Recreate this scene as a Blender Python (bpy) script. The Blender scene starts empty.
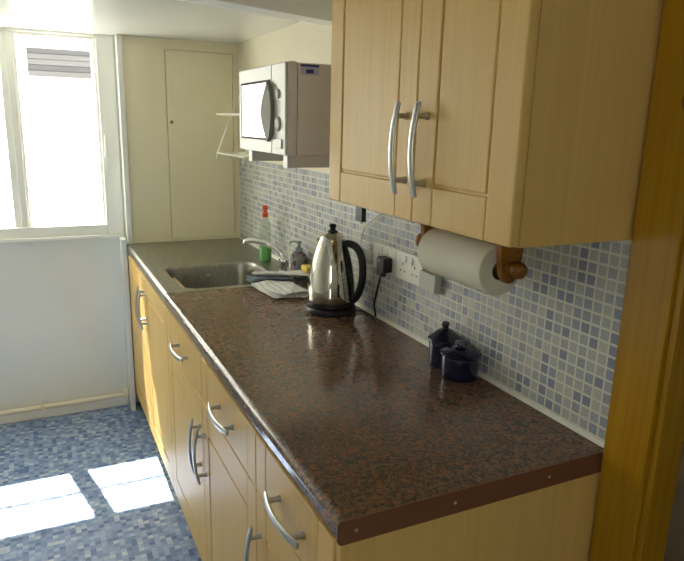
import bpy, bmesh, math, random
from mathutils import Vector, Matrix
random.seed(7)
S = bpy.context.scene
COL = S.collection

# ------------------------------------------------------------------ camera
cam_d = bpy.data.cameras.new('camera'); cam = bpy.data.objects.new('camera', cam_d); COL.objects.link(cam)
RX = Vector((0.90230168, -0.43041875, 0.02431846)); UP = Vector((0.08106677, 0.22480556, 0.97102556))
FW = Vector((0.42341453, 0.87418657, -0.23773509)); CP = Vector((-0.9915, -0.8006, 1.5145))
cam.matrix_world = Matrix(((RX.x, UP.x, -FW.x, CP.x), (RX.y, UP.y, -FW.y, CP.y), (RX.z, UP.z, -FW.z, CP.z), (0, 0, 0, 1)))
cam_d.sensor_width = 36; cam_d.sensor_fit = 'HORIZONTAL'; cam_d.lens = 33.427; cam_d.clip_start = .02
S.camera = cam

# ------------------------------------------------------------------ light
w = bpy.data.worlds.new('sky'); S.world = w; w.use_nodes = True
bg = w.node_tree.nodes['Background']; bg.inputs[0].default_value = (1, 1, .91, 1); bg.inputs[1].default_value = 9.0
sd = bpy.data.lights.new('sun', 'SUN'); sd.energy = 42; sd.angle = math.radians(.55); sd.color = (1, .96, .88)
sun = bpy.data.objects.new('sun', sd); COL.objects.link(sun)
sun.rotation_euler = Vector((.13, -.64, -1)).to_track_quat('-Z', 'Y').to_euler(); sun.location = (-1, 6, 6)
pd = bpy.data.lights.new('window_portal', 'AREA'); pd.shape = 'RECTANGLE'; pd.size = 1.38; pd.size_y = .94
portal = bpy.data.objects.new('window_portal', pd); COL.objects.link(portal)
portal.location = (-1.305, 2.68, 1.42); portal.rotation_euler = (math.radians(-90), 0, 0)
pd.cycles.is_portal = True
pd2 = bpy.data.lights.new('fill_window_portal', 'AREA'); pd2.shape = 'RECTANGLE'; pd2.size = .42; pd2.size_y = .9  # portal for the added window behind the camera
portal2 = bpy.data.objects.new('fill_window_portal', pd2); COL.objects.link(portal2)
portal2.location = (-1.79, -1.89, 1.4); portal2.rotation_euler = (math.radians(90), 0, 0)
pd2.cycles.is_portal = True
S.view_settings.view_transform = 'Standard'; S.view_settings.look = 'None'
S.view_settings.gamma = 1; S.view_settings.use_curve_mapping = False
S.view_settings.exposure = 0.0
try:
    S.cycles.max_bounces = 14; S.cycles.diffuse_bounces = 9; S.cycles.glossy_bounces = 5; S.cycles.transparent_max_bounces = 12
    S.cycles.sample_clamp_indirect = 12
except Exception: pass

# ------------------------------------------------------------------ materials
def nodes(name):
    m = bpy.data.materials.new(name); m.use_nodes = True
    nt = m.node_tree; return m, nt, nt.nodes['Principled BSDF']
def mat(name, c, rough=.5, metal=0, spec=.5, coat=0, trans=0, ior=1.45):
    m, nt, b = nodes(name)
    b.inputs['Base Color'].default_value = (*c, 1); b.inputs['Roughness'].default_value = rough
    b.inputs['Metallic'].default_value = metal; b.inputs['Specular IOR Level'].default_value = spec
    b.inputs['Coat Weight'].default_value = coat; b.inputs['Transmission Weight'].default_value = trans; b.inputs['IOR'].default_value = ior
    return m
def N(nt, t, **kw):
    n = nt.nodes.new(t)
    for k, v in kw.items(): setattr(n, k, v)
    return n
def ramp(nt, fac, stops, interp='LINEAR'):
    r = N(nt, 'ShaderNodeValToRGB'); r.color_ramp.interpolation = interp
    e = r.color_ramp.elements
    while len(e) < len(stops): e.new(.5)
    for el, (p, c) in zip(e, stops): el.position = p; el.color = (*c, 1)
    nt.links.new(fac, r.inputs[0]); return r.outputs[0]
def pos(nt, scale=(1, 1, 1)):
    g = N(nt, 'ShaderNodeNewGeometry'); v = N(nt, 'ShaderNodeVectorMath', operation='MULTIPLY'); v.inputs[1].default_value = scale
    nt.links.new(g.outputs['Position'], v.inputs[0]); return v.outputs[0]
def noise(nt, vec, scale, detail=3, rough=.5, dist=0):
    n = N(nt, 'ShaderNodeTexNoise'); n.inputs['Scale'].default_value = scale; n.inputs['Detail'].default_value = detail
    n.inputs['Roughness'].default_value = rough; n.inputs['Distortion'].default_value = dist
    nt.links.new(vec, n.inputs['Vector']); return n.outputs[0]
def mix(nt, a, b, fac, mode='MIX'):
    m = N(nt, 'ShaderNodeMix', data_type='RGBA', blend_type=mode)
    for s, v in ((6, a), (7, b)):
        if isinstance(v, tuple): m.inputs[s].default_value = (*v, 1)
        else: nt.links.new(v, m.inputs[s])
    if isinstance(fac, float): m.inputs[0].default_value = fac
    else: nt.links.new(fac, m.inputs[0])
    return m.outputs[2]
def bump(nt, b, h, strength=.2, dist=.002):
    n = N(nt, 'ShaderNodeBump'); n.inputs['Strength'].default_value = strength; n.inputs['Distance'].default_value = dist
    nt.links.new(h, n.inputs['Height']); nt.links.new(n.outputs[0], b.inputs['Normal'])

def wood(name, c1, c2, rough=.4, sc=(70, 70, 2.2), spec=.5):
    m, nt, b = nodes(name)
    f = noise(nt, pos(nt, sc), 1, 4, .6, .3)
    nt.links.new(ramp(nt, f, [(.3, c1), (.7, c2)]), b.inputs['Base Color'])
    b.inputs['Roughness'].default_value = rough; b.inputs['Specular IOR Level'].default_value = spec
    return m
def paint(name, c, rough=.6, amt=.06, bmp=.05):
    m, nt, b = nodes(name)
    f = noise(nt, pos(nt), 3, 4)
    nt.links.new(ramp(nt, f, [(.3, tuple(x*(1-amt) for x in c)), (.7, c)]), b.inputs['Base Color'])
    b.inputs['Roughness'].default_value = rough
    bump(nt, b, noise(nt, pos(nt), 220, 2), bmp, .001); return m

BEECH = wood('beech_laminate', (.63, .40, .12), (.69, .455, .15), .46, spec=.4)
BEECH_SIDE = BEECH
CARC = mat('cabinet_carcass', (.55, .40, .2), .5)
def pine():
    m, nt, b = nodes('stained_pine')
    v = pos(nt, (45, 45, 1.3)); f = noise(nt, v, 1, 4, .6, 1.2)
    c = ramp(nt, f, [(.25, (.27, .115, .003)), (.5, (.37, .185, .005)), (.75, (.43, .23, .008))])
    g = N(nt, 'ShaderNodeNewGeometry')
    for p, r in (((-.03, -.083, 1.566), .016), ((-.03, -.05, .62), .012)):
        d = N(nt, 'ShaderNodeVectorMath', operation='SUBTRACT'); d.inputs[1].default_value = p; nt.links.new(g.outputs['Position'], d.inputs[0])
        s = N(nt, 'ShaderNodeVectorMath', operation='MULTIPLY'); s.inputs[1].default_value = (1/r, 1/r, .75/r); nt.links.new(d.outputs[0], s.inputs[0])
        l = N(nt, 'ShaderNodeVectorMath', operation='LENGTH'); nt.links.new(s.outputs[0], l.inputs[0])
        k = ramp(nt, l.outputs['Value'], [(.75, (1, 1, 1)), (1, (0, 0, 0))])
        c = mix(nt, c, (.13, .045, .025), k)
    nt.links.new(c, b.inputs['Base Color']); b.inputs['Roughness'].default_value = .32; return m
PINE = pine()
WHITE = paint('white_wall_paint', (.75, .76, .71))
CREAM = paint('cream_gloss_paint', (.80, .735, .51), .42, .03)
CREAMW = paint('cream_wall_paint', (.80, .74, .56), .6)
CEIL = paint('ceiling_white', (.88, .88, .85), .55, .03)
CEILG = mat('ceiling_gloss_white', (.78, .78, .74), .2)
FRAME = mat('window_frame_white', (.86, .86, .80), .4)
GROUT = paint('cream_grout', (.72, .70, .60), .7, .1, .2)
CHROME = mat('chrome', (.78, .78, .76), .12, 1)
SATIN = mat('satin_nickel', (.50, .50, .48), .33, 1)
BLACKP = mat('black_plastic', (.012, .012, .013), .4)
WPLAST = mat('white_plastic', (.78, .77, .70), .35)
MWBODY = mat('microwave_enamel', (.70, .65, .58), .45)
MWFACE = mat('microwave_face', (.66, .65, .58), .3, 0, .35)
GREYP = mat('grey_plastic', (.23, .22, .19), .6, 0, .3)
LGREY = mat('light_grey_plastic', (.52, .52, .46), .45)
NAVY = mat('navy_glaze', (.006, .008, .032), .12, 0, .6, .3)
PAPER = paint('kitchen_paper', (.74, .70, .58), .95, .08, .5)
CARD = mat('brown_card', (.16, .11, .06), .9)
OLDWOOD = wood('varnished_holder_wood', (.19, .07, .008), (.30, .125, .014), .28, (40, 6, 40))
WIREW = mat('white_wire_coating', (.80, .78, .66), .4)
BROWNTRIM = mat('brown_edge_strip', (.17, .066, .030), .45)
STEELK = mat('polished_steel', (.64, .60, .52), .05, 1)
DARKGAP = mat('socket_hole', (.02, .02, .02), .8)

def steel():
    m, nt, b = nodes('brushed_sink_steel')
    f = noise(nt, pos(nt, (120, 6, 40)), 1, 3)
    nt.links.new(ramp(nt, f, [(.3, (.33, .32, .275)), (.7, (.42, .41, .355))]), b.inputs['Base Color'])
    b.inputs['Metallic'].default_value = 1; b.inputs['Roughness'].default_value = .34
    bump(nt, b, f, .06, .001); return m
STEEL = steel()

def granite():
    m, nt, b = nodes('granite_laminate')
    v = pos(nt); a = noise(nt, v, 125, 3, .7); c = noise(nt, v, 62, 3, .7, .4); d = noise(nt, v, 9, 3)
    base = ramp(nt, a, [(.34, (.036, .028, .022)), (.46, (.125, .076, .048)), (.62, (.21, .135, .085))])
    red = ramp(nt, c, [(.53, (0, 0, 0)), (.60, (1, 1, 1))])
    col = mix(nt, base, (.275, .118, .055), red)
    gy = ramp(nt, noise(nt, v, 105, 2, .5), [(.59, (0, 0, 0)), (.64, (1, 1, 1))])
    col = mix(nt, col, (.075, .072, .062), gy)
    nt.links.new(col, b.inputs['Base Color'])
    nt.links.new(ramp(nt, d, [(.3, (.10, .10, .10)), (.7, (.15, .15, .15))]), b.inputs['Roughness'])
    b.inputs['Specular IOR Level'].default_value = .5; return m
GRANITE = granite()

def cellhash(nt, p, offs, flat=None):
    v = pos(nt); s = N(nt, 'ShaderNodeVectorMath', operation='SUBTRACT'); s.inputs[1].default_value = offs; nt.links.new(v, s.inputs[0])
    d = N(nt, 'ShaderNodeVectorMath', operation='DIVIDE'); d.inputs[1].default_value = p; nt.links.new(s.outputs[0], d.inputs[0])
    if flat:
        f0 = N(nt, 'ShaderNodeVectorMath', operation='MULTIPLY'); f0.inputs[1].default_value = flat; nt.links.new(d.outputs[0], f0.inputs[0]); d = f0
    f = N(nt, 'ShaderNodeVectorMath', operation='FLOOR'); nt.links.new(d.outputs[0], f.inputs[0])
    wn = N(nt, 'ShaderNodeTexWhiteNoise', noise_dimensions='3D'); nt.links.new(f.outputs[0], wn.inputs['Vector'])
    return wn.outputs['Value'], d.outputs[0]
TP, TY, TZ = .0251, .0217, .9236
def tilemat():
    m, nt, b = nodes('glass_mosaic_tile')
    h, _ = cellhash(nt, (TP, TP, TP), (0, TY-TP/2, TZ-TP/2), (0, 1, 1))
    c = ramp(nt, h, [(0, (.24, .27, .36)), (.18, (.32, .35, .42)), (.36, (.40, .42, .45)), (.6, (.46, .475, .46)), (.84, (.52, .525, .46))], 'CONSTANT')
    mo = noise(nt, pos(nt), 330, 3, .7)
    c = mix(nt, c, ramp(nt, mo, [(.35, (.55, .55, .55)), (.62, (1.2, 1.2, 1.2))]), .55, 'MULTIPLY')
    nt.links.new(c, b.inputs['Base Color']); b.inputs['Roughness'].default_value = .28
    bump(nt, b, mo, .12, .001); return m
TILE = tilemat()

def floormat():
    m, nt, b = nodes('blue_mosaic_vinyl')
    P = .020
    h, d = cellhash(nt, (P, P, 1), (0, 0, -.5))
    c1 = ramp(nt, h, [(0, (.075, .14, .32)), (.14, (.135, .225, .43)), (.36, (.20, .30, .51)), (.64, (.28, .385, .575)), (.86, (.42, .50, .61))], 'CONSTANT')
    h2, _ = cellhash(nt, (P*2, P, 1), (P*.5, 0, -.5))
    c = mix(nt, c1, ramp(nt, h2, [(0, (.8, .82, .88)), (1, (1.15, 1.12, 1.1))]), .6, 'MULTIPLY')
    fr = N(nt, 'ShaderNodeVectorMath', operation='FRACTION'); nt.links.new(d, fr.inputs[0])
    sx = N(nt, 'ShaderNodeSeparateXYZ'); nt.links.new(fr.outputs[0], sx.inputs[0])
    mn = N(nt, 'ShaderNodeMath', operation='MINIMUM'); nt.links.new(sx.outputs[0], mn.inputs[0]); nt.links.new(sx.outputs[1], mn.inputs[1])
    j = ramp(nt, mn.outputs[0], [(0, (1, 1, 1)), (.10, (0, 0, 0))])
    c = mix(nt, c, (.19, .26, .37), j)
    c = mix(nt, c, ramp(nt, noise(nt, pos(nt), 160, 3, .6), [(.3, (.75, .75, .75)), (.7, (1.2, 1.2, 1.2))]), .6, 'MULTIPLY')
    nt.links.new(c, b.inputs['Base Color']); b.inputs['Roughness'].default_value = .38
    return m
FLOOR = floormat()
def glassmat():
    m = bpy.data.materials.new('window_glass'); m.use_nodes = True; nt = m.node_tree; nt.nodes.remove(nt.nodes['Principled BSDF'])
    t = N(nt, 'ShaderNodeBsdfTransparent'); g = N(nt, 'ShaderNodeBsdfGlossy'); g.inputs['Roughness'].default_value = .02
    mx = N(nt, 'ShaderNodeMixShader'); mx.inputs[0].default_value = .04
    nt.links.new(t.outputs[0], mx.inputs[1]); nt.links.new(g.outputs[0], mx.inputs[2])
    nt.links.new(mx.outputs[0], nt.nodes['Material Output'].inputs[0]); return m
GLASS = glassmat()
def clearplastic():
    m = bpy.data.materials.new('clear_bottle_plastic'); m.use_nodes = True; nt = m.node_tree; nt.nodes.remove(nt.nodes['Principled BSDF'])
    t = N(nt, 'ShaderNodeBsdfTransparent'); t.inputs[0].default_value = (.9, .93, .88, 1)
    g = N(nt, 'ShaderNodeBsdfPrincipled'); g.inputs['Base Color'].default_value = (.75, .76, .68, 1); g.inputs['Roughness'].default_value = .08
    mx = N(nt, 'ShaderNodeMixShader'); mx.inputs[0].default_value = .2
    nt.links.new(t.outputs[0], mx.inputs[1]); nt.links.new(g.outputs[0], mx.inputs[2])
    nt.links.new(mx.outputs[0], nt.nodes['Material Output'].inputs[0]); return m
CLEARP = clearplastic()
CARPET = paint('grey_brown_carpet', (.15, .115, .075), .95, .35, .6)

# ------------------------------------------------------------------ mesh helpers
class MB:
    def __init__(s): s.v = []; s.f = []
    def add(s, vs, fs):
        o = len(s.v); s.v += [tuple(p) for p in vs]; s.f += [[i+o for i in f] for f in fs]; return s
    def box(s, lo, hi, bev=0, seg=2, rot=None, about=None):
        lo2 = [min(a, b) for a, b in zip(lo, hi)]; hi2 = [max(a, b) for a, b in zip(lo, hi)]
        bm = bmesh.new(); bmesh.ops.create_cube(bm, size=1)
        for v in bm.verts: v.co = Vector([lo2[i] + (v.co[i]+.5)*(hi2[i]-lo2[i]) for i in range(3)])
        if bev: bmesh.ops.bevel(bm, geom=bm.edges[:], offset=bev, segments=seg, profile=.5, affect='EDGES')
        if rot is not None:
            c = Vector(about) if about else Vector([(a+b)/2 for a, b in zip(lo, hi)])
            for v in bm.verts: v.co = c + rot @ (v.co - c)
        bm.verts.index_update()
        s.add([v.co[:] for v in bm.verts], [[v.index for v in f.verts] for f in bm.faces]); bm.free(); return s
    def sweep(s, path, ra, rb=None, ref=(0, 0, 1), n=12, caps=True):
        """tube along path; ra/rb half-axes (number or list), ra along ref-ish side"""
        P = [Vector(p) for p in path]; m = len(P); rb = ra if rb is None else rb
        ref = Vector(ref); vs = []; fs = []
        for i, p in enumerate(P):
            t = (P[min(i+1, m-1)] - P[max(i-1, 0)]).normalized()
            a = ref - t*ref.dot(t)
            if a.length < 1e-4: a = Vector((1, 0, 0)) - t*t.x
            a.normalize(); b = t.cross(a)
            A = ra[i] if isinstance(ra, (list, tuple)) else ra; B = rb[i] if isinstance(rb, (list, tuple)) else rb
            for k in range(n):
                th = 2*math.pi*k/n; vs.append(p + a*A*math.cos(th) + b*B*math.sin(th))
        for i in range(m-1):
            for k in range(n):
                k2 = (k+1) % n; fs.append([i*n+k, i*n+k2, (i+1)*n+k2, (i+1)*n+k])
        if caps: fs.append(list(range(n))[::-1]); fs.append([(m-1)*n+k for k in range(n)])
        return s.add(vs, fs)
    def cyl(s, p0, p1, r, n=20, r2=None):
        d = Vector(p1)-Vector(p0); ref = (0, 0, 1) if abs(d.normalized().z) < .9 else (1, 0, 0)
        return s.sweep([p0, p1], [r, r if r2 is None else r2], None, ref, n)
    def lathe(s, c, prof, n=40, axis='z', close=True):
        """prof: (radius, height) list from bottom to top"""
        vs = []; fs = []; c = Vector(c)
        for r, h in prof:
            for k in range(n):
                th = 2*math.pi*k/n; a, b = r*math.cos(th), r*math.sin(th)
                vs.append(c + (Vector((a, b, h)) if axis == 'z' else Vector((b, h, a)) if axis == 'y' else Vector((h, a, b))))
        for i in range(len(prof)-1):
            for k in range(n):
                k2 = (k+1) % n; fs.append([i*n+k, i*n+k2, (i+1)*n+k2, (i+1)*n+k])
        if close: fs.append(list(range(n))[::-1]); fs.append([(len(prof)-1)*n+k for k in range(n)])
        return s.add(vs, fs)
    def extrude(s, poly, axis, a, b):
        """poly of 2D points; axis 'y': (x,z), 'z': (x,y), 'x': (y,z)"""
        n = len(poly); mk = {'y': lambda p, t: (p[0], t, p[1]), 'z': lambda p, t: (p[0], p[1], t), 'x': lambda p, t: (t, p[0], p[1])}[axis]
        vs = [mk(p, a) for p in poly] + [mk(p, b) for p in poly]
        fs = [list(range(n)), [n+i for i in range(n)][::-1]] + [[i, n+i, n+(i+1) % n, (i+1) % n] for i in range(n)]
        return s.add(vs, fs)
    def mesh(s, name, material, origin=(0, 0, 0), smooth=40):
        me = bpy.data.meshes.new(name); o = Vector(origin)
        me.from_pydata([Vector(p)-o for p in s.v], [], s.f)
        bm = bmesh.new(); bm.from_mesh(me); bmesh.ops.recalc_face_normals(bm, faces=bm.faces[:]); bm.to_mesh(me); bm.free()
        me.materials.append(material)
        if smooth:
            for p in me.polygons: p.use_smooth = True
            me.set_sharp_from_angle(angle=math.radians(smooth))
        return me
ORG = {}
def weigh(o, smooth):      # keep flat faces flat next to their small bevels
    if smooth:
        m = o.modifiers.new('weighted_normals', 'WEIGHTED_NORMAL'); m.keep_sharp = True; m.weight = 100
def part(name, mb, material, parent, smooth=40, label=None, kind=None):
    o = bpy.data.objects.new(name, mb.mesh(name, material, ORG[parent.name], smooth)); COL.objects.link(o)
    o.parent = parent; ORG[o.name] = ORG[parent.name]; weigh(o, smooth)
    if label: o['label'] = label
    if kind: o['kind'] = kind
    return o
def tag(o, label, cat, group=None):
    o['label'] = label; o['category'] = cat
    if group: o['group'] = group
    return o
def thing(name, loc, label, cat, group=None):
    o = bpy.data.objects.new(name, None); o.empty_display_size = .05; COL.objects.link(o); o.location = loc
    ORG[o.name] = Vector(loc); return tag(o, label, cat, group)
def solo(name, mb, material, label, cat, group=None, smooth=40):
    xs = [[p[i] for p in mb.v] for i in range(3)]
    org = Vector(((min(xs[0])+max(xs[0]))/2, (min(xs[1])+max(xs[1]))/2, min(xs[2])))
    o = bpy.data.objects.new(name, mb.mesh(name, material, org, smooth)); COL.objects.link(o); o.location = org; ORG[o.name] = org; weigh(o, smooth)
    return tag(o, label, cat, group)
def struct(name, mb, material, smooth=40):
    o = bpy.data.objects.new(name, mb.mesh(name, material, (0, 0, 0), smooth)); COL.objects.link(o); ORG[o.name] = Vector((0, 0, 0)); weigh(o, smooth)
    o['kind'] = 'structure'; return o
def rrect(x0, x1, y0, y1, r, n=8):
    out = []
    for cx, cy, a0 in ((x1-r, y1-r, 0), (x0+r, y1-r, 90), (x0+r, y0+r, 180), (x1-r, y0+r, 270)):
        for k in range(n+1):
            a = math.radians(a0+90*k/n); out.append((cx+r*math.cos(a), cy+r*math.sin(a)))
    return out
def bez(pts, n=8):
    """Catmull-Rom through pts"""
    P = [Vector(p) for p in pts]; P = [2*P[0]-P[1]] + P + [2*P[-1]-P[-2]]; out = []
    for i in range(1, len(P)-2):
        for k in range(n):
            t = k/n; a, b, c, d = P[i-1:i+3]
            out.append(.5*((2*b)+(c-a)*t+(2*a-5*b+4*c-d)*t*t+(3*b-a-3*c+d)*t**3))
    return out+[P[-2]]

# ================================================================== SETTING
LY, WY = 2.54, 2.60        # fitted cupboard front, window wall
struct('floor', MB().box((-2.2, -1.8, -.05), (.04, 2.7, 0)), FLOOR)
struct('floor_hall', MB().box((.04, -1.8, -.05), (2.6, 2.7, -.002)), CARPET)
# window wall with an opening
wx0, wx1, wz0, wz1 = -2.0, -.600, .943, 1.915
wb = MB(); wb.box((-2.2, WY, 0), (.0, WY+.1, wz0)).box((-2.2, WY, wz0), (wx0, WY+.1, 2.2)).box((wx1, WY, wz0), (0, WY+.1, 2.2)).box((wx0, WY, wz1), (wx1, WY+.1, 2.2))
struct('wall_back', wb, WHITE)
struct('wall_left', MB().box((-2.25, -1.8, 0), (-2.15, 2.7, 2.2)), WHITE)
v0, v1, v2, v3 = -2.0, -1.58, .95, 1.85  # opening for the added fill window
struct('wall_front', MB().box((-2.2, -1.9, 0), (v0, -1.8, 2.2)).box((v1, -1.9, 0), (2.6, -1.8, 2.2)).box((v0, -1.9, 0), (v1, -1.8, v2)).box((v0, -1.9, v3), (v1, -1.8, 2.2)), WHITE)
struct('wall_hall', MB().box((2.6, -1.8, 0), (2.7, 2.7, 2.2)).box((.04, 2.6, 0), (1.6, 2.7, 2.2)).box((2.2, 2.6, 0), (2.6, 2.7, 2.2)).box((1.6, 2.6, 0), (2.2, 2.7, 1.2)).box((1.6, 2.6, 1.85), (2.2, 2.7, 2.2)), CREAMW)  # unseen opening in the end wall, added to let daylight into the hall
wr = struct('wall_right', MB().box((0, -.1, 0), (.04, 2.7, 2.2)).box((0, -1.8, 0), (.04, -1.0, 2.2)), CREAMW)
# ceiling: higher over the camera, a dropped beam, then a low glossy ceiling down to the window wall
ey = lambda x: 1.165+(x+.474)*.357
struct('ceiling', MB().box((-2.2, -1.8, 2.1), (2.65, 2.7, 2.12)), CEIL)
struct('ceiling_low', MB().extrude([(-2.2, ey(-2.2)+.08), (0.0, ey(0)+.08), (0.0, 2.72), (-2.2, 2.72)], 'z', 1.904, 1.93), CEILG)
struct('ceiling_beam', MB().extrude([(-2.2, ey(-2.2)), (0.0, ey(0)), (0.0, ey(0)+.10), (-2.2, ey(-2.2)+.10)], 'z', 1.860, 2.1), CEIL)
struct('roof', MB().box((-2.3, -1.9, 2.2), (2.7, 2.72, 2.25)), CEIL)
# boxed return between the window wall and the units
struct('trim_3', MB().box((-.626, 2.497, 0), (-.602, WY, .929)), WHITE)
struct('trim_4', MB().box((-.592, LY-.012, .90), (-.568, WY, 1.903), .001), FRAME)
struct('baseboard_back', MB().box((-2.15, WY-.012, 0), (-.628, WY, .05), .003), FRAME)

# pine architrave and door lining
struct('trim_1', MB().box((-.03, -.103, 0), (0, -.0065, 1.964), .004), PINE)
struct('trim_2', MB().box((-.022, -.118, 0), (.045, -.1032, 1.964), .003), PINE)

# mosaic tiles
part('grout', MB().box((-.0025, -.004, .88), (.001, LY-.001, 1.3225)).box((-.0025, .73, 1.3225), (.001, LY-.001, 1.3385)), GROUT, wr)
half = .0101
tm = MB().box((-.0032, -half, -half), (-.001, half, half), .0004, 1).mesh('tile', TILE, smooth=0)
cells = []
for j in range(100):
    for k in range(17):
        y = TY+j*TP; z = TZ+k*TP
        if k == 16 and y < .745: continue
        if y > LY-.012: continue
        cells.append((y, z))
def hidden(y, z):       # behind the kitchen roll / jars / socket plates
    return (z > 1.20 and .2 < y < .42)
near = [c for c in cells if not hidden(*c)][:300]
ns = set(near)
for y, z in near:
    o = bpy.data.objects.new('tile', tm); COL.objects.link(o); o.parent = wr; o.location = (0, y, z)
rest = MB()
for y, z in cells:
    if (y, z) not in ns:
        rest.box((-.0032, y-half, z-half), (-.001, y+half, z+half))
part('tile_field', rest, TILE, wr, 0, kind='stuff')
part('sealant_bead', MB().extrude([(-.0025, .8995), (-.0095, .8995), (-.008, .904), (-.0025, .9075)], 'y', .0, LY-.001), mat('white_sealant', (.74, .72, .64), .5), wr)

# window
win = thing('window_1', (-1.3, WY+.05, wz0), 'x', 'x'); del win['label']; del win['category']; win['kind'] = 'structure'
fy0, fy1 = WY-.006, WY+.055
fr = MB()
fr.box((-.680, fy0, wz0), (wx1, fy1, wz1), .004).box((wx0, fy0, wz0), (wx0+.06, fy1, wz1), .004)
fr.box((wx0+.06, fy0, wz0), (-.680, fy1, .997), .004).box((wx0+.06, fy0, 1.893), (-.680, fy1, wz1), .004)
part('window_frame', fr, FRAME, win)
ml = [-1.050, -1.46]
for x in ml: part('mullion', MB().box((x-.015, fy0+.006, .997), (x+.015, fy1, 1.893), .003), FRAME, win)
edges = [-1.94, -1.46, -1.050, -.680]
for a, b in zip(edges[:-1], edges[1:]):
    a2 = a + (.0 if a == -1.94 else .015); b2 = b - (0 if b == -.680 else .015)
    wd = .012 if b == -.680 else .030
    sash = MB()
    for lo, hi in (((a2, .997), (a2+.012, 1.893)), ((b2-wd, .997), (b2, 1.893)), ((a2+.012, .997), (b2-wd, 1.010)), ((a2+.012, 1.880), (b2-wd, 1.893))):
        sash.box((lo[0], fy0+.018, lo[1]), (hi[0], fy1-.005, hi[1]), .002)
    part('sash', sash, FRAME, win)
    part('pane', MB().box((a2+.012, WY+.03, 1.01), (b2-wd, WY+.034, 1.88)), GLASS, win, 0)
part('window_latch', MB().box((-.672, fy0-.010, 1.33), (-.652, fy0, 1.36), .003).box((-.668, fy0-.018, 1.34), (-.656, fy0-.010, 1.44), .003), FRAME, win)
part('sill', MB().box((wx0, WY-.022, wz0-.014), (-.602, WY+.0, wz0+.002), .004), FRAME, win)

w2 = thing('added_fill_window', ((v0+v1)/2, -1.85, v2), 'x', 'x'); del w2['label']; del w2['category']; w2['kind'] = 'structure'  # added window out of view, fill light for the near side of the kitchen
part('window_frame', MB().box((v0, -1.88, v2), (v0+.05, -1.82, v3), .003).box((v1-.05, -1.88, v2), (v1, -1.82, v3), .003).box((v0+.05, -1.88, v2), (v1-.05, -1.82, v2+.05), .003).box((v0+.05, -1.88, v3-.05), (v1-.05, -1.82, v3), .003), FRAME, w2)
part('pane', MB().box((v0+.05, -1.852, v2+.05), (v1-.05, -1.848, v3-.05)), GLASS, w2, 0)

# ------------------------------------------------------------------ outside
solo('garden_ground', MB().box((-9, 2.75, -.25), (8, 14, -.2)), paint('pale_concrete', (.55, .54, .50)), 'pale concrete ground outside the window', 'ground')
nb = thing('neighbour_building', (-1, 6.1, -.2), 'bright white rendered wall outside beyond the window', 'building')
part('wall', MB().box((-7, 6.0, -.2), (5, 6.2, 2.55)), paint('white_render', (.88, .88, .86)), nb)
part('coping', MB().box((-7.05, 5.95, 2.55), (5.05, 6.25, 2.62), .01), paint('coping_stone', (.7, .7, .66)), nb)
vt = thing('louvred_vent', (-.69, 5.99, 1.88), 'grey louvred vent panel on white wall seen through top of right window pane', 'vent')
VG = [mat('slate_grey_'+n, c, .7) for n, c in (('dark', (.035, .035, .040)), ('mid', (.060, .060, .066)))]
part('backing', MB().box((-.965, 5.975, 1.885), (-.43, 5.999, 2.135)), VG[1], vt)
for k in range(5):
    z = 1.885+k*.05
    part('slat', MB().box((-.97, 5.945, z+.001), (-.425, 5.970, z+.0485), .003, 1, Matrix.Rotation(math.radians(5), 3, 'X')), VG[0] if k in (1, 4) else VG[1], vt)
solo('sun_cut_eave', MB().box((-3, 2.70, 1.945), (1, 2.832, 2.0), .004), FRAME, 'unseen white eave board over the window, placed to cut off the sun', 'eave')  # out of view, set to end the sun patches on the floor
solo('shadow_cable', MB().sweep([(-4+i*.5, 3.1, 2.055) for i in range(13)], .010, n=8), BLACKP, 'unseen black cable above the window, added to shade a thin floor line', 'cable')  # out of view, added for the thin shadow across the sun patches

# ================================================================== HANDLES / DOORS
def handle(parent, fx, y, z, axis):
    """bow handle on a face x=fx; axis along z or y"""
    n = 15; path = []; L = .090
    for i in range(n):
        t = -L+2*L*i/(n-1); o = .022+.013*(1-(t/L)**2)
        path.append((fx-o, y, z+t) if axis == 'z' else (fx-o, y+t, z))
    mb = MB(); side = (0, 1, 0) if axis == 'z' else (0, 0, 1)
    mb.sweep(path, [.0074]+[.0086]*(n-2)+[.0074], [.0035]+[.0045]*(n-2)+[.0035], side, 16)
    for t in (-.064, .064):
        o = .022+.013*(1-(t/L)**2)
        a = (fx, y, z+t) if axis == 'z' else (fx, y+t, z); b = (fx-o+.001, a[1], a[2])
        mb.sweep([a, (fx-.004, a[1], a[2]), (fx-.008, a[1], a[2]), b], [.0075, .0075, .0052, .0052], None, side, 16)
    return part('handle', mb, SATIN, parent)
def front(name, parent, fx, y0, y1, z0, z1, stile=.07, rail=.072, panel=True, thick=.02):
    """cabinet front facing -x: full-height stiles, rails and a raised panel in a groove"""
    mb = MB(); bx = fx+thick
    mb.box((fx+.006, y0+.001, z0+.001), (bx, y1-.001, z1-.001))           # back board = floor of the grooves
    g = .0011
    mb.box((fx, y0, z0), (bx-.001, y0+stile-g, z1), .0035, 3).box((fx, y1-stile+g, z0), (bx-.001, y1, z1), .0035, 3)
    if panel:
        mb.box((fx+.0004, y0+stile, z0), (bx-.001, y1-stile, z0+rail), .0028, 2).box((fx+.0004, y0+stile, z1-rail), (bx-.001, y1-stile, z1), .0028, 2)
        mb.box((fx+.0008, y0+stile+.003, z0+rail+.005), (bx-.001, y1-stile-.003, z1-rail-.005), .0045, 2)
    else:
        mb.box((fx+.0004, y0+stile, z0), (bx-.001, y1-stile, z1), .0028, 2)
    return part(name, mb, BEECH, parent)

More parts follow.
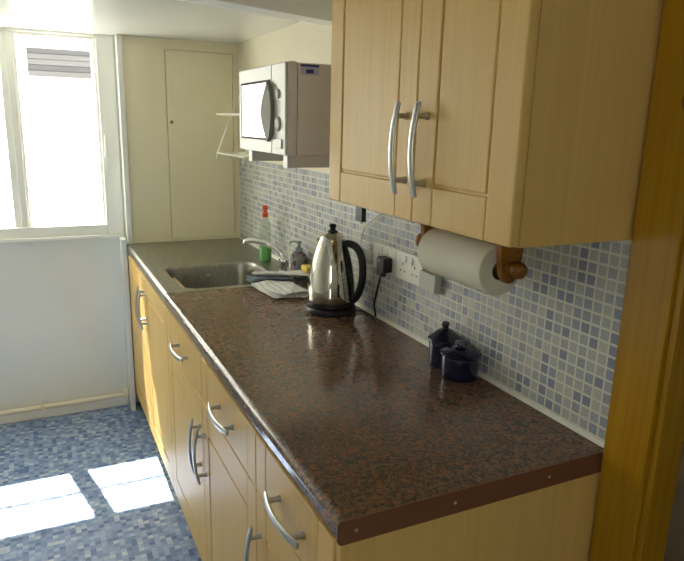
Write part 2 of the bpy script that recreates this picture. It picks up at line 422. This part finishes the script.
# ================================================================== BASE UNITS
FX = -.598; CT = .857
def carcass(parent, y0, y1, end=False):
    mb = MB(); t = .016
    mb.box((FX+.0215, y0, .10), (-.01, y0+t, CT)).box((FX+.0215, y1-t, .10), (-.01, y1, CT))
    mb.box((FX+.0215, y0+t, .10), (-.01, y1-t, .10+t)).box((-.02, y0+t, .10+t), (-.01, y1-t, CT)).box((FX+.0215, y0+t, CT-.03), (FX+.12, y1-t, CT))
    part('body', mb, CARC, parent)
units = [(.945, 1.477, 'beech base unit next to the sink cabinet, one drawer over one door', 'y0'),
         (.430, .945, 'middle beech base unit with drawer over door, below the kettle end of worktop', 'y1'),
         (.019, .430, 'nearest beech base unit with drawer over door at worktop end', 'y1')]
for y0, y1, lab, hs in units:
    u = thing('base_cabinet', (-.3, (y0+y1)/2, 0), lab, 'cabinet', 'fitted base units under the worktop')
    carcass(u, y0, y1)
    st = .066
    d = front('drawer_front', u, FX, y0+.0015, y1-.0015, .715, CT-.006, st, panel=False)
    handle(d, FX, (y0+y1)/2-.015, .781, 'y')
    d = front('door', u, FX, y0+.0015, y1-.0015, .108, .711, st, .085)
    handle(d, FX, (y0+st*.5) if hs == 'y0' else (y1-st*.5), .550, 'z')
    if y0 < .1:
        part('end_panel', MB().box((FX+.004, .0, .0), (-.004, .0185, CT-.0005), .002), BEECH, u)
su = thing('sink_cabinet', (-.3, 2.0, 0), 'beech double-door cabinet under the steel sink by the window', 'cabinet', 'fitted base units under the worktop')
carcass(su, 1.480, 2.494)
mid = 1.985
d = front('door', su, FX, 1.4815, mid-.0015, .108, CT-.006, .07, .075); handle(d, FX, mid-.034, .715, 'z')
d = front('door', su, FX, mid+.0015, 2.4925, .108, CT-.006, .07, .075); handle(d, FX, mid+.034, .715, 'z')
solo('plinth_board', MB().box((-.545, .02, 0), (-.53, 2.49, .098)), BEECH, 'long beech plinth board under the base units', 'plinth')

# ------------------------------------------------------------------ worktop
def nose(x0=-.600, z0=.860, z1=.900, r=.017, back=-.003, n=8):
    pts = [(back, z0), (x0+.010, z0)]
    for k in range(n+1):
        a = math.radians(270-90*k/n); pts.append((x0+.010+.010*math.cos(a), z0+.010+.010*math.sin(a)))
    for k in range(n+1):
        a = math.radians(180-90*k/n); pts.append((x0+r+r*math.cos(a), z1-r+r*math.sin(a)))
    pts.append((back, z1)); return pts
SJ = 1.497
wt = thing('worktop', (-.3, .75, .86), 'glossy brown granite-effect laminate worktop along the tiled wall', 'worktop')
part('slab', MB().extrude(nose(), 'y', 0.0005, SJ), GRANITE, wt)
es = part('edge_strip', MB().extrude(nose(-.602, .857, .9012, .006, -.001), 'y', -.0035, 0), BROWNTRIM, wt, label='brown end strip fixed with screws')
for x in (-.568, -.375, -.160):
    part('screw', MB().lathe((x, -.0035, .879), [(.0032, 0), (.0030, -.0008), (.0012, -.0011)], 12, 'y'), SATIN, es)

# ------------------------------------------------------------------ sink
sk = thing('sink', (-.3, 2.0, .86), 'stainless steel sink top with rounded bowl and drainer by the window', 'sink')
bx0, bx1, by0, by1 = -.528, -.125, 1.520, 1.940
def sinkmesh():
    bm = bmesh.new(); z = .9
    outer = [(-.575, SJ), (-.003, SJ), (-.003, LY-.001), (-.575, LY-.001)]
    # subdivide the outer loop
    ol = []
    for i in range(4):
        a, b = outer[i], outer[(i+1) % 4]
        for k in range(10): ol.append((a[0]+(b[0]-a[0])*k/10, a[1]+(b[1]-a[1])*k/10))
    R = .085
    rings = [(-.013, .0), (-.009, .0022), (-.003, .0022), (.003, -.001), (.008, -.010), (.014, -.05), (.020, -.135), (.032, -.150), (.06, -.155)]
    loops = []
    for off, dz in rings:
        pts = rrect(bx0+off, bx1-off, by0+off, by1-off, max(.02, R-off), 8)
        loops.append([bm.verts.new((x, y, z+dz)) for x, y in pts])
    ov = [bm.verts.new((x, y, z)) for x, y in ol]
    eds = [bm.edges.new((ov[i], ov[(i+1) % len(ov)])) for i in range(len(ov))]
    eds += [bm.edges.new((loops[0][i], loops[0][(i+1) % len(loops[0])])) for i in range(len(loops[0]))]
    bmesh.ops.triangle_fill(bm, edges=eds, use_beauty=True)
    for A, B in zip(loops[:-1], loops[1:]):
        for i in range(len(A)):
            j = (i+1) % len(A); bm.faces.new((A[i], A[j], B[j], B[i]))
    bm.faces.new(loops[-1])
    bm.verts.index_update(); mb = MB(); mb.add([v.co[:] for v in bm.verts], [[v.index for v in f.verts] for f in bm.faces]); bm.free(); return mb
part('sink_top', sinkmesh(), STEEL, sk, 50)
part('front_edge', MB().extrude(nose(-.6, .862, .9015, .016, -.5752), 'y', SJ+.0005, LY-.001), STEEL, sk, label='rolled bright front edge')
part('waste', MB().lathe((-.33, 1.73, .745), [(.040, 0), (.040, .003), (.034, .004), (.028, .001), (.0, .001)], 28), CHROME, sk)
part('overflow', MB().lathe((-.335, by1-.024, .855), [(.013, .0), (.013, -.003), (.008, -.004)], 20, 'y'), CHROME, sk)

# tap
tp = thing('mixer_tap', (-.068, 1.665, .9), 'chrome mixer tap with long curved spout behind the sink bowl', 'tap')
part('tap_body', MB().lathe((-.068, 1.665, .9), [(.026, 0), (.026, .006), (.019, .012), (.018, .040), (.021, .046), (.019, .058), (.008, .062)], 28), CHROME, tp)
part('spout', MB().sweep(bez([(-.068, 1.667, .945), (-.078, 1.680, .978), (-.102, 1.692, 1.005), (-.139, 1.708, 1.023), (-.172, 1.738, 1.031), (-.203, 1.764, 1.027), (-.208, 1.768, 1.015)], 6), .0115, n=16), CHROME, tp)
for sx, sy in ((.012, .05),):
    part('tap_head', MB().lathe((-.068+sx, 1.665+sy, .9), [(.020, 0), (.020, .005), (.013, .010), (.013, .036), (.019, .040), (.020, .056), (.014, .064), (.004, .066)], 24), CHROME, tp)

# ================================================================== WALL CABINET
wc = thing('wall_cabinet', (-.15, .357, 1.325), 'beech wall cabinet with two panelled doors above the kitchen roll', 'cabinet')
Z0, Z1 = 1.324, 1.92; DX = -.303
part('body', MB().box((-.2795, .001, Z0), (-.006, .016, Z1), .001).box((-.2825, .699, Z0), (-.006, .715, Z1), .001)
     .box((-.2825, .016, Z0+.004), (-.006, .699, Z0+.020)).box((-.2825, .016, Z1-.016), (-.006, .699, Z1)).box((-.012, .016, Z0+.02), (-.006, .699, Z1-.016)), BEECH, wc)
d = front('door', wc, DX, -.001, .3025, Z0+.002, Z1, .070, .075); handle(d, DX, .262, 1.471, 'z')
d = front('door', wc, DX, .3055, .716, Z0+.002, Z1, .070, .075); handle(d, DX, .337, 1.471, 'z')

# ================================================================== FITTED CREAM CUPBOARD
fc = thing('fitted_cupboard', (-.3, LY, .9), 'tall cream painted cupboard built in beside the window', 'cupboard')
cx0, cx1, cz0, cz1 = -.368, -.030, .915, 1.852
fm = MB().box((-.567, LY, .901), (cx0-.002, WY-.001, 1.903)).box((cx1+.002, LY, .901), (-.001, WY-.001, 1.903)).box((cx0-.002, LY, cz1+.002), (cx1+.002, WY-.001, 1.903)).box((cx0-.002, LY, .901), (cx1+.002, WY-.001, cz0-.002)).box((cx0-.002, LY+.02, cz0-.002), (cx1+.002, WY-.001, cz1+.002))
part('surround', fm, CREAM, fc)
fd = part('door', MB().box((cx0+.001, LY-.001, cz0), (cx1-.001, LY+.018, cz1), .002), CREAM, fc)
part('knob', MB().lathe((cx0+.018, LY-.001, 1.508), [(.004, 0), (.004, -.008), (.009, -.012), (.009, -.018), (.004, -.021)], 16, 'y'), mat('old_brass', (.30, .22, .10), .35, 1), fd)
for z in (1.02, 1.56, 1.76):
    part('hinge', MB().cyl((cx1+.001, LY-.004, z-.025), (cx1+.001, LY-.004, z+.025), .004, 10), CREAM, fd)

# ================================================================== MICROWAVE
MX, MY0, MY1, MZ0, MZ1 = -.370, .853, 1.278, 1.428, 1.676
mw = thing('microwave', (-.19, 1.06, MZ0), 'cream microwave oven on wall brackets reflecting the window', 'microwave')
part('casing', MB().box((MX+.034, MY0+.003, MZ0+.002), (-.015, MY1-.003, MZ1-.002), .004), MWBODY, mw)
part('bezel', MB().box((MX+.006, MY0, MZ0), (MX+.033, MY1, MZ1), .005), MWBODY, mw)
PY = .965     # split between control panel and door
md = part('door', MB().box((MX-.002, PY+.0015, MZ0+.002), (MX+.0055, MY1-.001, MZ1-.002), .004)
          , MWFACE, mw)
part('door_glass', MB().box((MX-.0035, PY+.016, MZ0+.044), (MX-.002, MY1-.034, MZ1-.048), .0005), mat('mirrored_door_glass', (.62, .62, .58), .04, 1), md, label='dark mirror-like door window')
gx, g0, g1, h0, h1 = MX-.0044, PY+.010, MY1-.028, MZ0+.038, MZ1-.042
part('window_surround', MB().box((gx, g0, h1-.007), (MX-.002, g1, h1)).box((gx, g0, h0), (MX-.002, g1, h0+.006)).box((gx, g1-.007, h0+.006), (MX-.002, g1, h1-.007)).box((gx, g0, h0+.006), (MX-.002, g0+.006, h1-.007)), mat('window_surround_grey', (.07, .07, .06), .7, 0, .2), md)
cp = part('control_panel', MB().box((MX-.002, MY0+.001, MZ0+.002), (MX+.0055, PY-.0015, MZ1-.002), .004), MWFACE, mw)
# leaf-shaped grip
lf = [(PY+.052*math.sin(math.pi*t)**1.2+.003, MZ0+.035+t*.165) for t in [i/14 for i in range(15)]] + [(PY-.008-.024*math.sin(math.pi*t), MZ0+.035+t*.165) for t in [1-i/14 for i in range(1, 14)]]
part('grip', MB().extrude(lf, 'x', MX-.016, MX-.0036), GREYP, md)
part('dial', MB().lathe((MX-.002, .905, MZ0+.085), [(.020, 0), (.020, -.003), (.017, -.006), (.006, -.007)], 28, 'x'), LGREY, cp)
part('dial', MB().lathe((MX-.002, .905, MZ0+.165), [(.013, 0), (.013, -.003), (.011, -.005), (.004, -.006)], 28, 'x'), LGREY, cp)
part('open_button', MB().box((MX-.006, .875, MZ0+.018), (MX-.002, .945, MZ0+.045), .002), MWFACE, cp)
lb = part('sticker', MB().box((-.328, MY0+.0022, 1.643), (-.274, MY0+.0029, 1.670)), mat('sticker_pale_blue', (.45, .46, .60), .4), mw, 0, 'small blue and white sticker')
SB = mat('sticker_blue', (.04, .05, .22), .4)
part('print', MB().box((-.328, MY0+.0016, 1.664), (-.274, MY0+.0022, 1.670)).box((-.312, MY0+.0016, 1.647), (-.290, MY0+.0022, 1.657)), SB, lb, 0)
for y, lab in ((1.262, 'white wall bracket under the far end of the microwave'), (.935, 'white wall bracket under the near end of the microwave')):
    b = thing('shelf_bracket', (-.17, y, 1.388), lab, 'bracket', 'brackets holding the microwave')
    part('arm', MB().box((-.335, y-.016, 1.392), (-.008, y+.016, 1.4275), .002), MWBODY, b)
    part('end_cap', MB().box((-.341, y-.017, 1.391), (-.3352, y+.017, 1.4272), .002), WPLAST, b)
    part('wall_plate', MB().box((-.008, y-.02, 1.345), (-.0006, y+.02, 1.46), .002), MWBODY, b)

# wire rack
rk = thing('wire_rack', (-.1, 1.95, 1.35), 'white two-tier wire rack on the wall beyond the microwave', 'rack')
ry0, ry1 = 1.80, 2.22
for z, dep in ((1.549, .20), (1.372, .20)):
    mb = MB()
    mb.sweep([(-.006, ry0, z), (-dep, ry0, z), (-dep, ry1, z), (-.006, ry1, z)], .0032, n=8)
    for k in range(5):
        x = -.02-k*.035; mb.sweep([(x, ry0, z-.003), (x, ry1, z-.003)], .0016, n=6)
    part('shelf', mb, WIREW, rk)
for y in (ry0, ry1):
    part('side_wire', MB().sweep([(-.006, y, 1.66), (-.095, y, 1.640), (-.20, y, 1.372), (-.205, y, 1.345)], .0034, n=8)
         .sweep([(-.006, y, 1.345), (-.006, y, 1.66)], .0034, n=8), WIREW, rk)

# ================================================================== SOCKETS
def socket(y0, y1, lab, parts_on=True):
    s = thing('double_socket', (-.005, (y0+y1)/2, 1.066), lab, 'socket', 'white double sockets on the tiles')
    p = part('plate', MB().box((-.018, y0, 1.066), (-.005, y1, 1.152), .003), WPLAST, s)
    for k, yc in enumerate((y0+(y1-y0)*.27, y0+(y1-y0)*.73)):
        rk_ = MB().box((-.0225, yc-.022 if k else yc+.010, 1.122), (-.0175, yc-.010 if k else yc+.022, 1.142), .0015, 2, Matrix.Rotation(math.radians(6), 3, 'Y'))
        part('rocker_switch', rk_, WPLAST, s)
        h = MB().box((-.0187, yc-.002, 1.112), (-.0178, yc+.002, 1.120)).box((-.0187, yc-.0145, 1.0925), (-.0178, yc-.0085, 1.0962)).box((-.0187, yc+.0085, 1.0925), (-.0178, yc+.0145, 1.0962))
        part('pin_holes', h, DARKGAP, s, 0)
    return s
socket(.836, .982, 'left-hand white double socket holding the black plug')
socket(.688, .834, 'right-hand white double socket, empty, nearer the kitchen roll')
gb = solo('junction_box', MB().box((-.03, .604, 1.070), (-.005, .684, 1.122), .003), LGREY, 'plain pale grey box beside the empty socket', 'box')
# kettle base, cord, plug
KC = Vector((-.118, 1.083, .9))
kb = thing('kettle_dock', KC, 'round black power dock under the kettle with black lead to socket', 'kettle dock')
part('base_disc', MB().lathe(KC, [(.084, 0), (.087, .004), (.087, .014), (.083, .020), (.074, .023), (.03, .024)], 48), BLACKP, kb)
pg = (-.046, .875, 1.098)
part('cord', MB().sweep(bez([(KC.x+.07, KC.y-.045, .906), (-.028, 1.02, .9045), (-.022, .955, .9045), (-.030, .930, .920), (-.040, .922, .955), (-.043, .905, 1.00), (-.046, .883, 1.045), (-.046, .876, 1.072)], 8), .0034, n=10), BLACKP, kb)
pl = part('plug', MB().box((-.052, pg[1]-.024, 1.074), (-.0192, pg[1]+.024, 1.122), .006, 3).box((-.054, pg[1]-.016, 1.062), (-.036, pg[1]+.016, 1.078), .004), BLACKP, kb)
part('plug_badge', MB().lathe((-.0522, pg[1]+.008, 1.111), [(.0042, .0), (.0042, -.0009)], 12, 'x'), mat('badge_white', (.6, .6, .55), .4), pl)
# white plug with white lead
wp = thing('white_plug', (-.02, 1.018, 1.06), 'round white plug with thin white lead up to the wall cabinet', 'plug')
part('plug_body', MB().lathe((-.0052, 1.030, 1.093), [(.022, 0), (.023, -.010), (.021, -.026), (.012, -.030)], 28, 'x'), WPLAST, wp)
part('lead', MB().sweep(bez([(-.030, 1.035, 1.105), (-.024, 1.055, 1.125), (-.018, 1.066, 1.15), (-.017, 1.050, 1.185), (-.016, .985, 1.225), (-.016, .930, 1.255), (-.016, .895, 1.28), (-.03, .80, 1.318), (-.06, .70, 1.3185)], 8), .0028, n=10), WPLAST, wp)
ad = thing('light_transformer', (-.228, .676, 1.262), 'small black box hanging under the far end of wall cabinet', 'transformer')
part('box', MB().box((-.236, .652, 1.270), (-.222, .690, 1.3235), .003), BLACKP, ad)
part('bracket', MB().box((-.240, .660, 1.3235), (-.21, .682, 1.3275)), BLACKP, ad)

# ================================================================== KETTLE
kt = thing('kettle', KC+Vector((0, 0, .024)), 'polished steel jug kettle with black handle', 'kettle')
K = KC+Vector((0, 0, .0245))
part('foot_ring', MB().lathe(K, [(.076, 0), (.0805, .003), (.0805, .016), (.078, .018)], 48), BLACKP, kt)
prof = [(.078, .0182), (.0795, .022), (.0805, .040), (.0795, .070), (.0755, .105), (.069, .140), (.061, .172), (.053, .198), (.047, .214), (.0455, .219), (.0445, .221)]
part('steel_body', MB().lathe(K, prof, 64), STEELK, kt, 60)
lid = part('lid', MB().lathe(K, [(.0432, .2212), (.043, .225), (.039, .233), (.030, .241), (.018, .246), (.010, .247)], 48), STEELK, kt, 60)
part('lid_knob', MB().lathe(K, [(.018, .2462), (.017, .250), (.010, .253), (.0085, .259), (.012, .263), (.0125, .268), (.008, .273), (.002, .274)], 28), BLACKP, lid)
hd = Vector((.60, -.80, 0)).normalized()
def kp(r, z): return K + hd*r + Vector((0, 0, z))
side = Vector((0, 0, 1)).cross(hd)
part('handle', MB().sweep(bez([kp(.040, .205), kp(.058, .213), (kp(.085, .207)), kp(.105, .182), kp(.114, .140), kp(.113, .095), kp(.103, .055), kp(.088, .030), kp(.072, .020)], 6), .0125, .0125, side, 14), BLACKP, kt)
part('handle_spine', MB().sweep([kp(.046, .206), kp(.0585, .172), kp(.067, .140), kp(.073, .105), kp(.0765, .07), kp(.0775, .02)], .015, .004, side, 12), BLACKP, kt)
part('water_gauge', MB().sweep([kp(.0665, .160), kp(.073, .125), kp(.0785, .09), kp(.081, .05)], .005, .003, side, 10), mat('smoked_gauge', (.05, .05, .05), .1), kt)
sd_ = -hd
sp = MB(); A = K+sd_*.040; 
vs = [A+Vector((0, 0, .185))+side*.016, A+Vector((0, 0, .185))-side*.016, K+sd_*.047+side*.020+Vector((0, 0, .221)), K+sd_*.047-side*.020+Vector((0, 0, .221)), K+sd_*.058+Vector((0, 0, .2225)), K+sd_*.052+Vector((0, 0, .198)), K+sd_*.03+Vector((0, 0, .215))]
sp.add(vs, [[0, 5, 4, 2], [1, 3, 4, 5], [2, 4, 3, 6], [0, 2, 6], [1, 6, 3], [0, 6, 1], [0, 1, 5]])
part('spout', sp, STEELK, kt)

# ================================================================== JARS
def jar(c, r, h, lab, tall):
    j = thing('lidded_jar', c, lab, 'jar', 'navy lidded jars by the tiles')
    c = Vector(c)
    part('pot', MB().lathe(c, [(r*.86, 0), (r*.97, .004), (r, .012), (r, h-.010), (r*.97, h-.002), (r*.90, h)], 44), NAVY, j)
    z = h+.0004
    l = part('lid', MB().lathe(c, [(r*.9, z), (r*1.09, z+.001), (r*1.12, z+.004), (r*1.06, z+.008), (r*.82, z+.014), (r*.5, z+(.026 if tall else .018)), (r*.28, z+(.030 if tall else .020))], 44), NAVY, j)
    kz = z+(.030 if tall else .020)
    part('knob', MB().lathe(c, [(r*.26, kz), (r*.20, kz+.004), (r*.24, kz+.009), (r*.27, kz+.013), (r*.22, kz+.019), (r*.06, kz+.021)] if tall else [(r*.32, kz), (r*.26, kz+.004), (r*.36, kz+.007), (r*.34, kz+.011), (r*.1, kz+.013)], 28), NAVY, l)
jar((-.048, .515, .9), .0405, .070, 'taller navy lidded jar with a ball knob against the tiles', True)
jar((-.060, .428, .9), .047, .062, 'squat wide navy lidded jar nearest the worktop end', False)

# ================================================================== KITCHEN ROLL
AX, AZ = -.138, 1.230
kr0, kr1 = .212, .448
ro = thing('kitchen_roll', (AX, .34, AZ-.054), 'white kitchen paper roll hanging under the wall cabinet', 'kitchen roll')
R0, R1 = .0545, .0205
n = 56; vs = []; fs = []
prof = [(R1, kr0), (R0-.002, kr0), (R0, kr0+.002), (R0, kr1-.002), (R0-.002, kr1), (R1, kr1)]
rm = MB().lathe((AX, 0, AZ), prof+[prof[0]], 56, 'y', False)
part('paper', rm, PAPER, ro)
part('cardboard_core', MB().lathe((AX, 0, AZ), [(R1-.0003, kr0+.001), (R1-.0003, kr1-.001), (R1-.002, kr1-.001), (R1-.002, kr0+.001), (R1-.0003, kr0+.001)], 36, 'y', False), CARD, ro)
ho = thing('roll_holder', (AX, .34, Z0-.1), 'varnished wooden roll holder with turned knob screwed under wall cabinet', 'roll holder')
part('rod', MB().cyl((AX, .165, AZ+.010), (AX, .480, AZ+.010), .008, 20), OLDWOOD, ho)
for y in (.188, .470):
    sh = [(AX-.030, Z0), (AX+.030, Z0), (AX+.027, AZ+.035), (AX+.020, AZ-.004), (AX+.008, AZ-.020), (AX-.008, AZ-.020), (AX-.020, AZ-.004), (AX-.027, AZ+.035)]
    part('arm', MB().extrude(sh, 'y', y-.008, y+.008), OLDWOOD, ho)
part('turned_knob', MB().lathe((AX, .180, AZ+.012), [(.014, 0), (.012, -.005), (.009, -.008), (.012, -.012), (.0165, -.018), (.0175, -.025), (.0155, -.032), (.009, -.037), (.003, -.038)], 28, 'y'), OLDWOOD, ho)
part('turned_knob', MB().lathe((AX, .478, AZ+.012), [(.014, 0), (.012, .006), (.009, .010), (.013, .015), (.019, .022), (.0205, .030), (.018, .039), (.010, .045), (.003, .046)], 28, 'y'), OLDWOOD, ho)
part('crossbar', MB().box((AX+.031, .180, Z0-.010), (AX+.045, .478, Z0), .002), OLDWOOD, ho)

# ================================================================== SINK-SIDE THINGS
def towelmat():
    m, nt, b = nodes('checked_tea_towel')
    v = pos(nt)
    wv = N(nt, 'ShaderNodeTexWave', wave_type='BANDS', bands_direction='X'); wv.inputs['Scale'].default_value = 14; wv.inputs['Distortion'].default_value = 1.5; nt.links.new(v, wv.inputs['Vector'])
    c = ramp(nt, wv.outputs[1], [(.0, (.52, .53, .52)), (.25, (.68, .67, .62)), (.6, (.74, .72, .66))])
    nt.links.new(c, b.inputs['Base Color']); b.inputs['Roughness'].default_value = .95
    bump(nt, b, noise(nt, v, 60, 4), .6, .004); return m
TOWEL = towelmat()
def cloth(corners, thick, layers, seed, amp=.004):
    """folded cloth: stacked soft layers over a quad given by 4 world corners"""
    rnd = random.Random(seed); mb = MB(); c = [Vector(p) for p in corners]; n = 18
    for l in range(layers):
        z0 = thick*l/layers; z1 = thick*(l+1)/layers*.985; jit = [Vector((rnd.uniform(-.008, .008), rnd.uniform(-.008, .008), 0)) for _ in range(4)]
        k = [c[i]+jit[i] for i in range(4)]
        ph = [rnd.uniform(0, 6) for _ in range(4)]
        top = []; bot = []
        for i in range(n+1):
            for j in range(n+1):
                u, v = i/n, j/n; p = k[0]*(1-u)*(1-v)+k[1]*u*(1-v)+k[2]*u*v+k[3]*(1-u)*v
                e = min(1, min(u, 1-u, v, 1-v)/.06); e = math.sqrt(max(0, 1-(1-e)**2))
                wv = amp*(math.sin(u*5+ph[0]+v*2)+math.sin(v*7+ph[1]-u*2)+.5*math.sin((u+v)*13+ph[2]))*(l+1)/layers
                zc = (z0+z1)/2; hz = (z1-z0)/2
                top.append(p+Vector((0, 0, zc+hz*e+max(wv, -.6*z0)))); bot.append(p+Vector((0, 0, zc-hz*e+max(wv, -.6*z0))))
        m = (n+1)*(n+1); fs = []
        for i in range(n):
            for j in range(n):
                a = i*(n+1)+j; b = a+1; d = a+n+1; e2 = d+1
                fs.append([a, b, e2, d]); fs.append([m+a, m+d, m+e2, m+b])
        rim = [j for j in range(n+1)] + [i*(n+1)+n for i in range(1, n+1)] + [n*(n+1)+j for j in range(n-1, -1, -1)] + [i*(n+1) for i in range(n-1, 0, -1)]
        for a, b in zip(rim, rim[1:]+rim[:1]): fs.append([a, m+a, m+b, b])
        mb.add(top+bot, fs)
    return mb
z9 = .9012
solo('tea_towel', cloth([(-.272, 1.488, z9), (-.248, 1.275, z9), (-.120, 1.262, z9), (-.120, 1.470, z9)], .020, 3, 3), TOWEL, 'folded white striped tea towel lying on the worktop by the kettle', 'towel', smooth=60)
solo('dish_cloth', cloth([(-.262, 1.570, z9+.001), (-.262, 1.492, z9+.001), (-.095, 1.485, z9+.001), (-.092, 1.560, z9+.001)], .024, 2, 8, .003), paint('slate_cloth', (.16, .19, .22), .95, .15, .5), 'dark slate-blue folded dish cloth behind the tea towel', 'cloth', smooth=60)
solo('white_dishcloth', cloth([(-.245, 1.572, .9285), (-.245, 1.540, .9285), (-.015, 1.450, .9285), (-.020, 1.515, .9285)], .012, 2, 5, .002), paint('white_cloth', (.74, .71, .66), .95), 'small white cloth on top of the slate-blue dish cloth', 'cloth', smooth=60)
solo('sponge', MB().box((-.056, 1.450, .943), (-.016, 1.515, .967), .006, 3), paint('yellow_sponge', (.70, .55, .10), .95, .12, .6), 'yellow sponge on the white cloth beside the kettle', 'sponge')

# soap dispenser
def floral():
    m, nt, b = nodes('floral_bottle_print')
    v = pos(nt); a = noise(nt, v, 38, 2); c2 = noise(nt, pos(nt, (1.3, 1, 1)), 55, 2)
    c = ramp(nt, a, [(.40, (.17, .21, .22)), (.53, (.20, .24, .25)), (.57, (.20, .05, .10)), (.62, (.05, .10, .05))])
    c = mix(nt, c, (.55, .25, .12), ramp(nt, c2, [(.62, (0, 0, 0)), (.66, (1, 1, 1))]))
    nt.links.new(c, b.inputs['Base Color']); b.inputs['Roughness'].default_value = .25; return m
sc = Vector((-.043, 1.567, .9002))
so = thing('soap_dispenser', sc, 'blue-grey flowery soap bottle with pump beside the tap', 'soap dispenser')
part('bottle', MB().lathe(sc, [(.030, 0), (.035, .004), (.035, .082), (.032, .096), (.019, .106), (.014, .110)], 36), floral(), so)
SG = mat('pump_blue_grey', (.22, .26, .27), .35)
pm = part('pump', MB().lathe(sc, [(.0155, .110), (.0155, .124), (.007, .126), (.006, .142), (.011, .144), (.011, .152), (.004, .153)], 24), SG, so)
part('nozzle', MB().sweep([sc+Vector((0, 0, .148)), sc+Vector((-.022, .018, .149)), sc+Vector((-.032, .026, .143))], .0038, n=10), SG, pm)
# washing-up liquid
wc_ = Vector((-.072, 1.905, .9003))
wl = thing('washing_up_bottle', wc_, 'clear washing-up liquid bottle, green inside, with orange-red cap', 'bottle')
part('bottle', MB().lathe(wc_, [(.024, 0), (.028, .004), (.029, .06), (.025, .10), (.027, .14), (.024, .175), (.012, .198), (.010, .205)], 36), CLEARP, wl)
part('liquid', MB().lathe(wc_, [(.022, .002), (.026, .005), (.027, .055), (.0262, .072), (.005, .0722)], 32), mat('green_liquid', (.07, .42, .02), .2), wl)
part('cap', MB().lathe(wc_, [(.0135, .206), (.0135, .222), (.009, .226), (.009, .236), (.013, .239), (.013, .252), (.008, .257)], 28), mat('orange_red_cap', (.72, .10, .03), .4), wl)

# ================================================================== PIPE
pi = thing('heating_pipe', (-1.4, 2.57, .0), 'cream painted heating pipe running low along the window wall', 'pipe')
part('pipe', MB().sweep(bez([(-2.14, 2.570, .066), (-1.6, 2.570, .067), (-1.0, 2.570, .069), (-.66, 2.570, .071), (-.634, 2.570, .071)], 4), .0125, n=16), CREAMW, pi)
for x in (-1.05, -1.75):
    part('clip', MB().box((x-.008, 2.556, .054), (x+.008, 2.599, .088), .003), CREAMW, pi)
part('elbow', MB().box((-.652, 2.556, .056), (-.632, 2.590, .105), .006), CREAMW, pi)
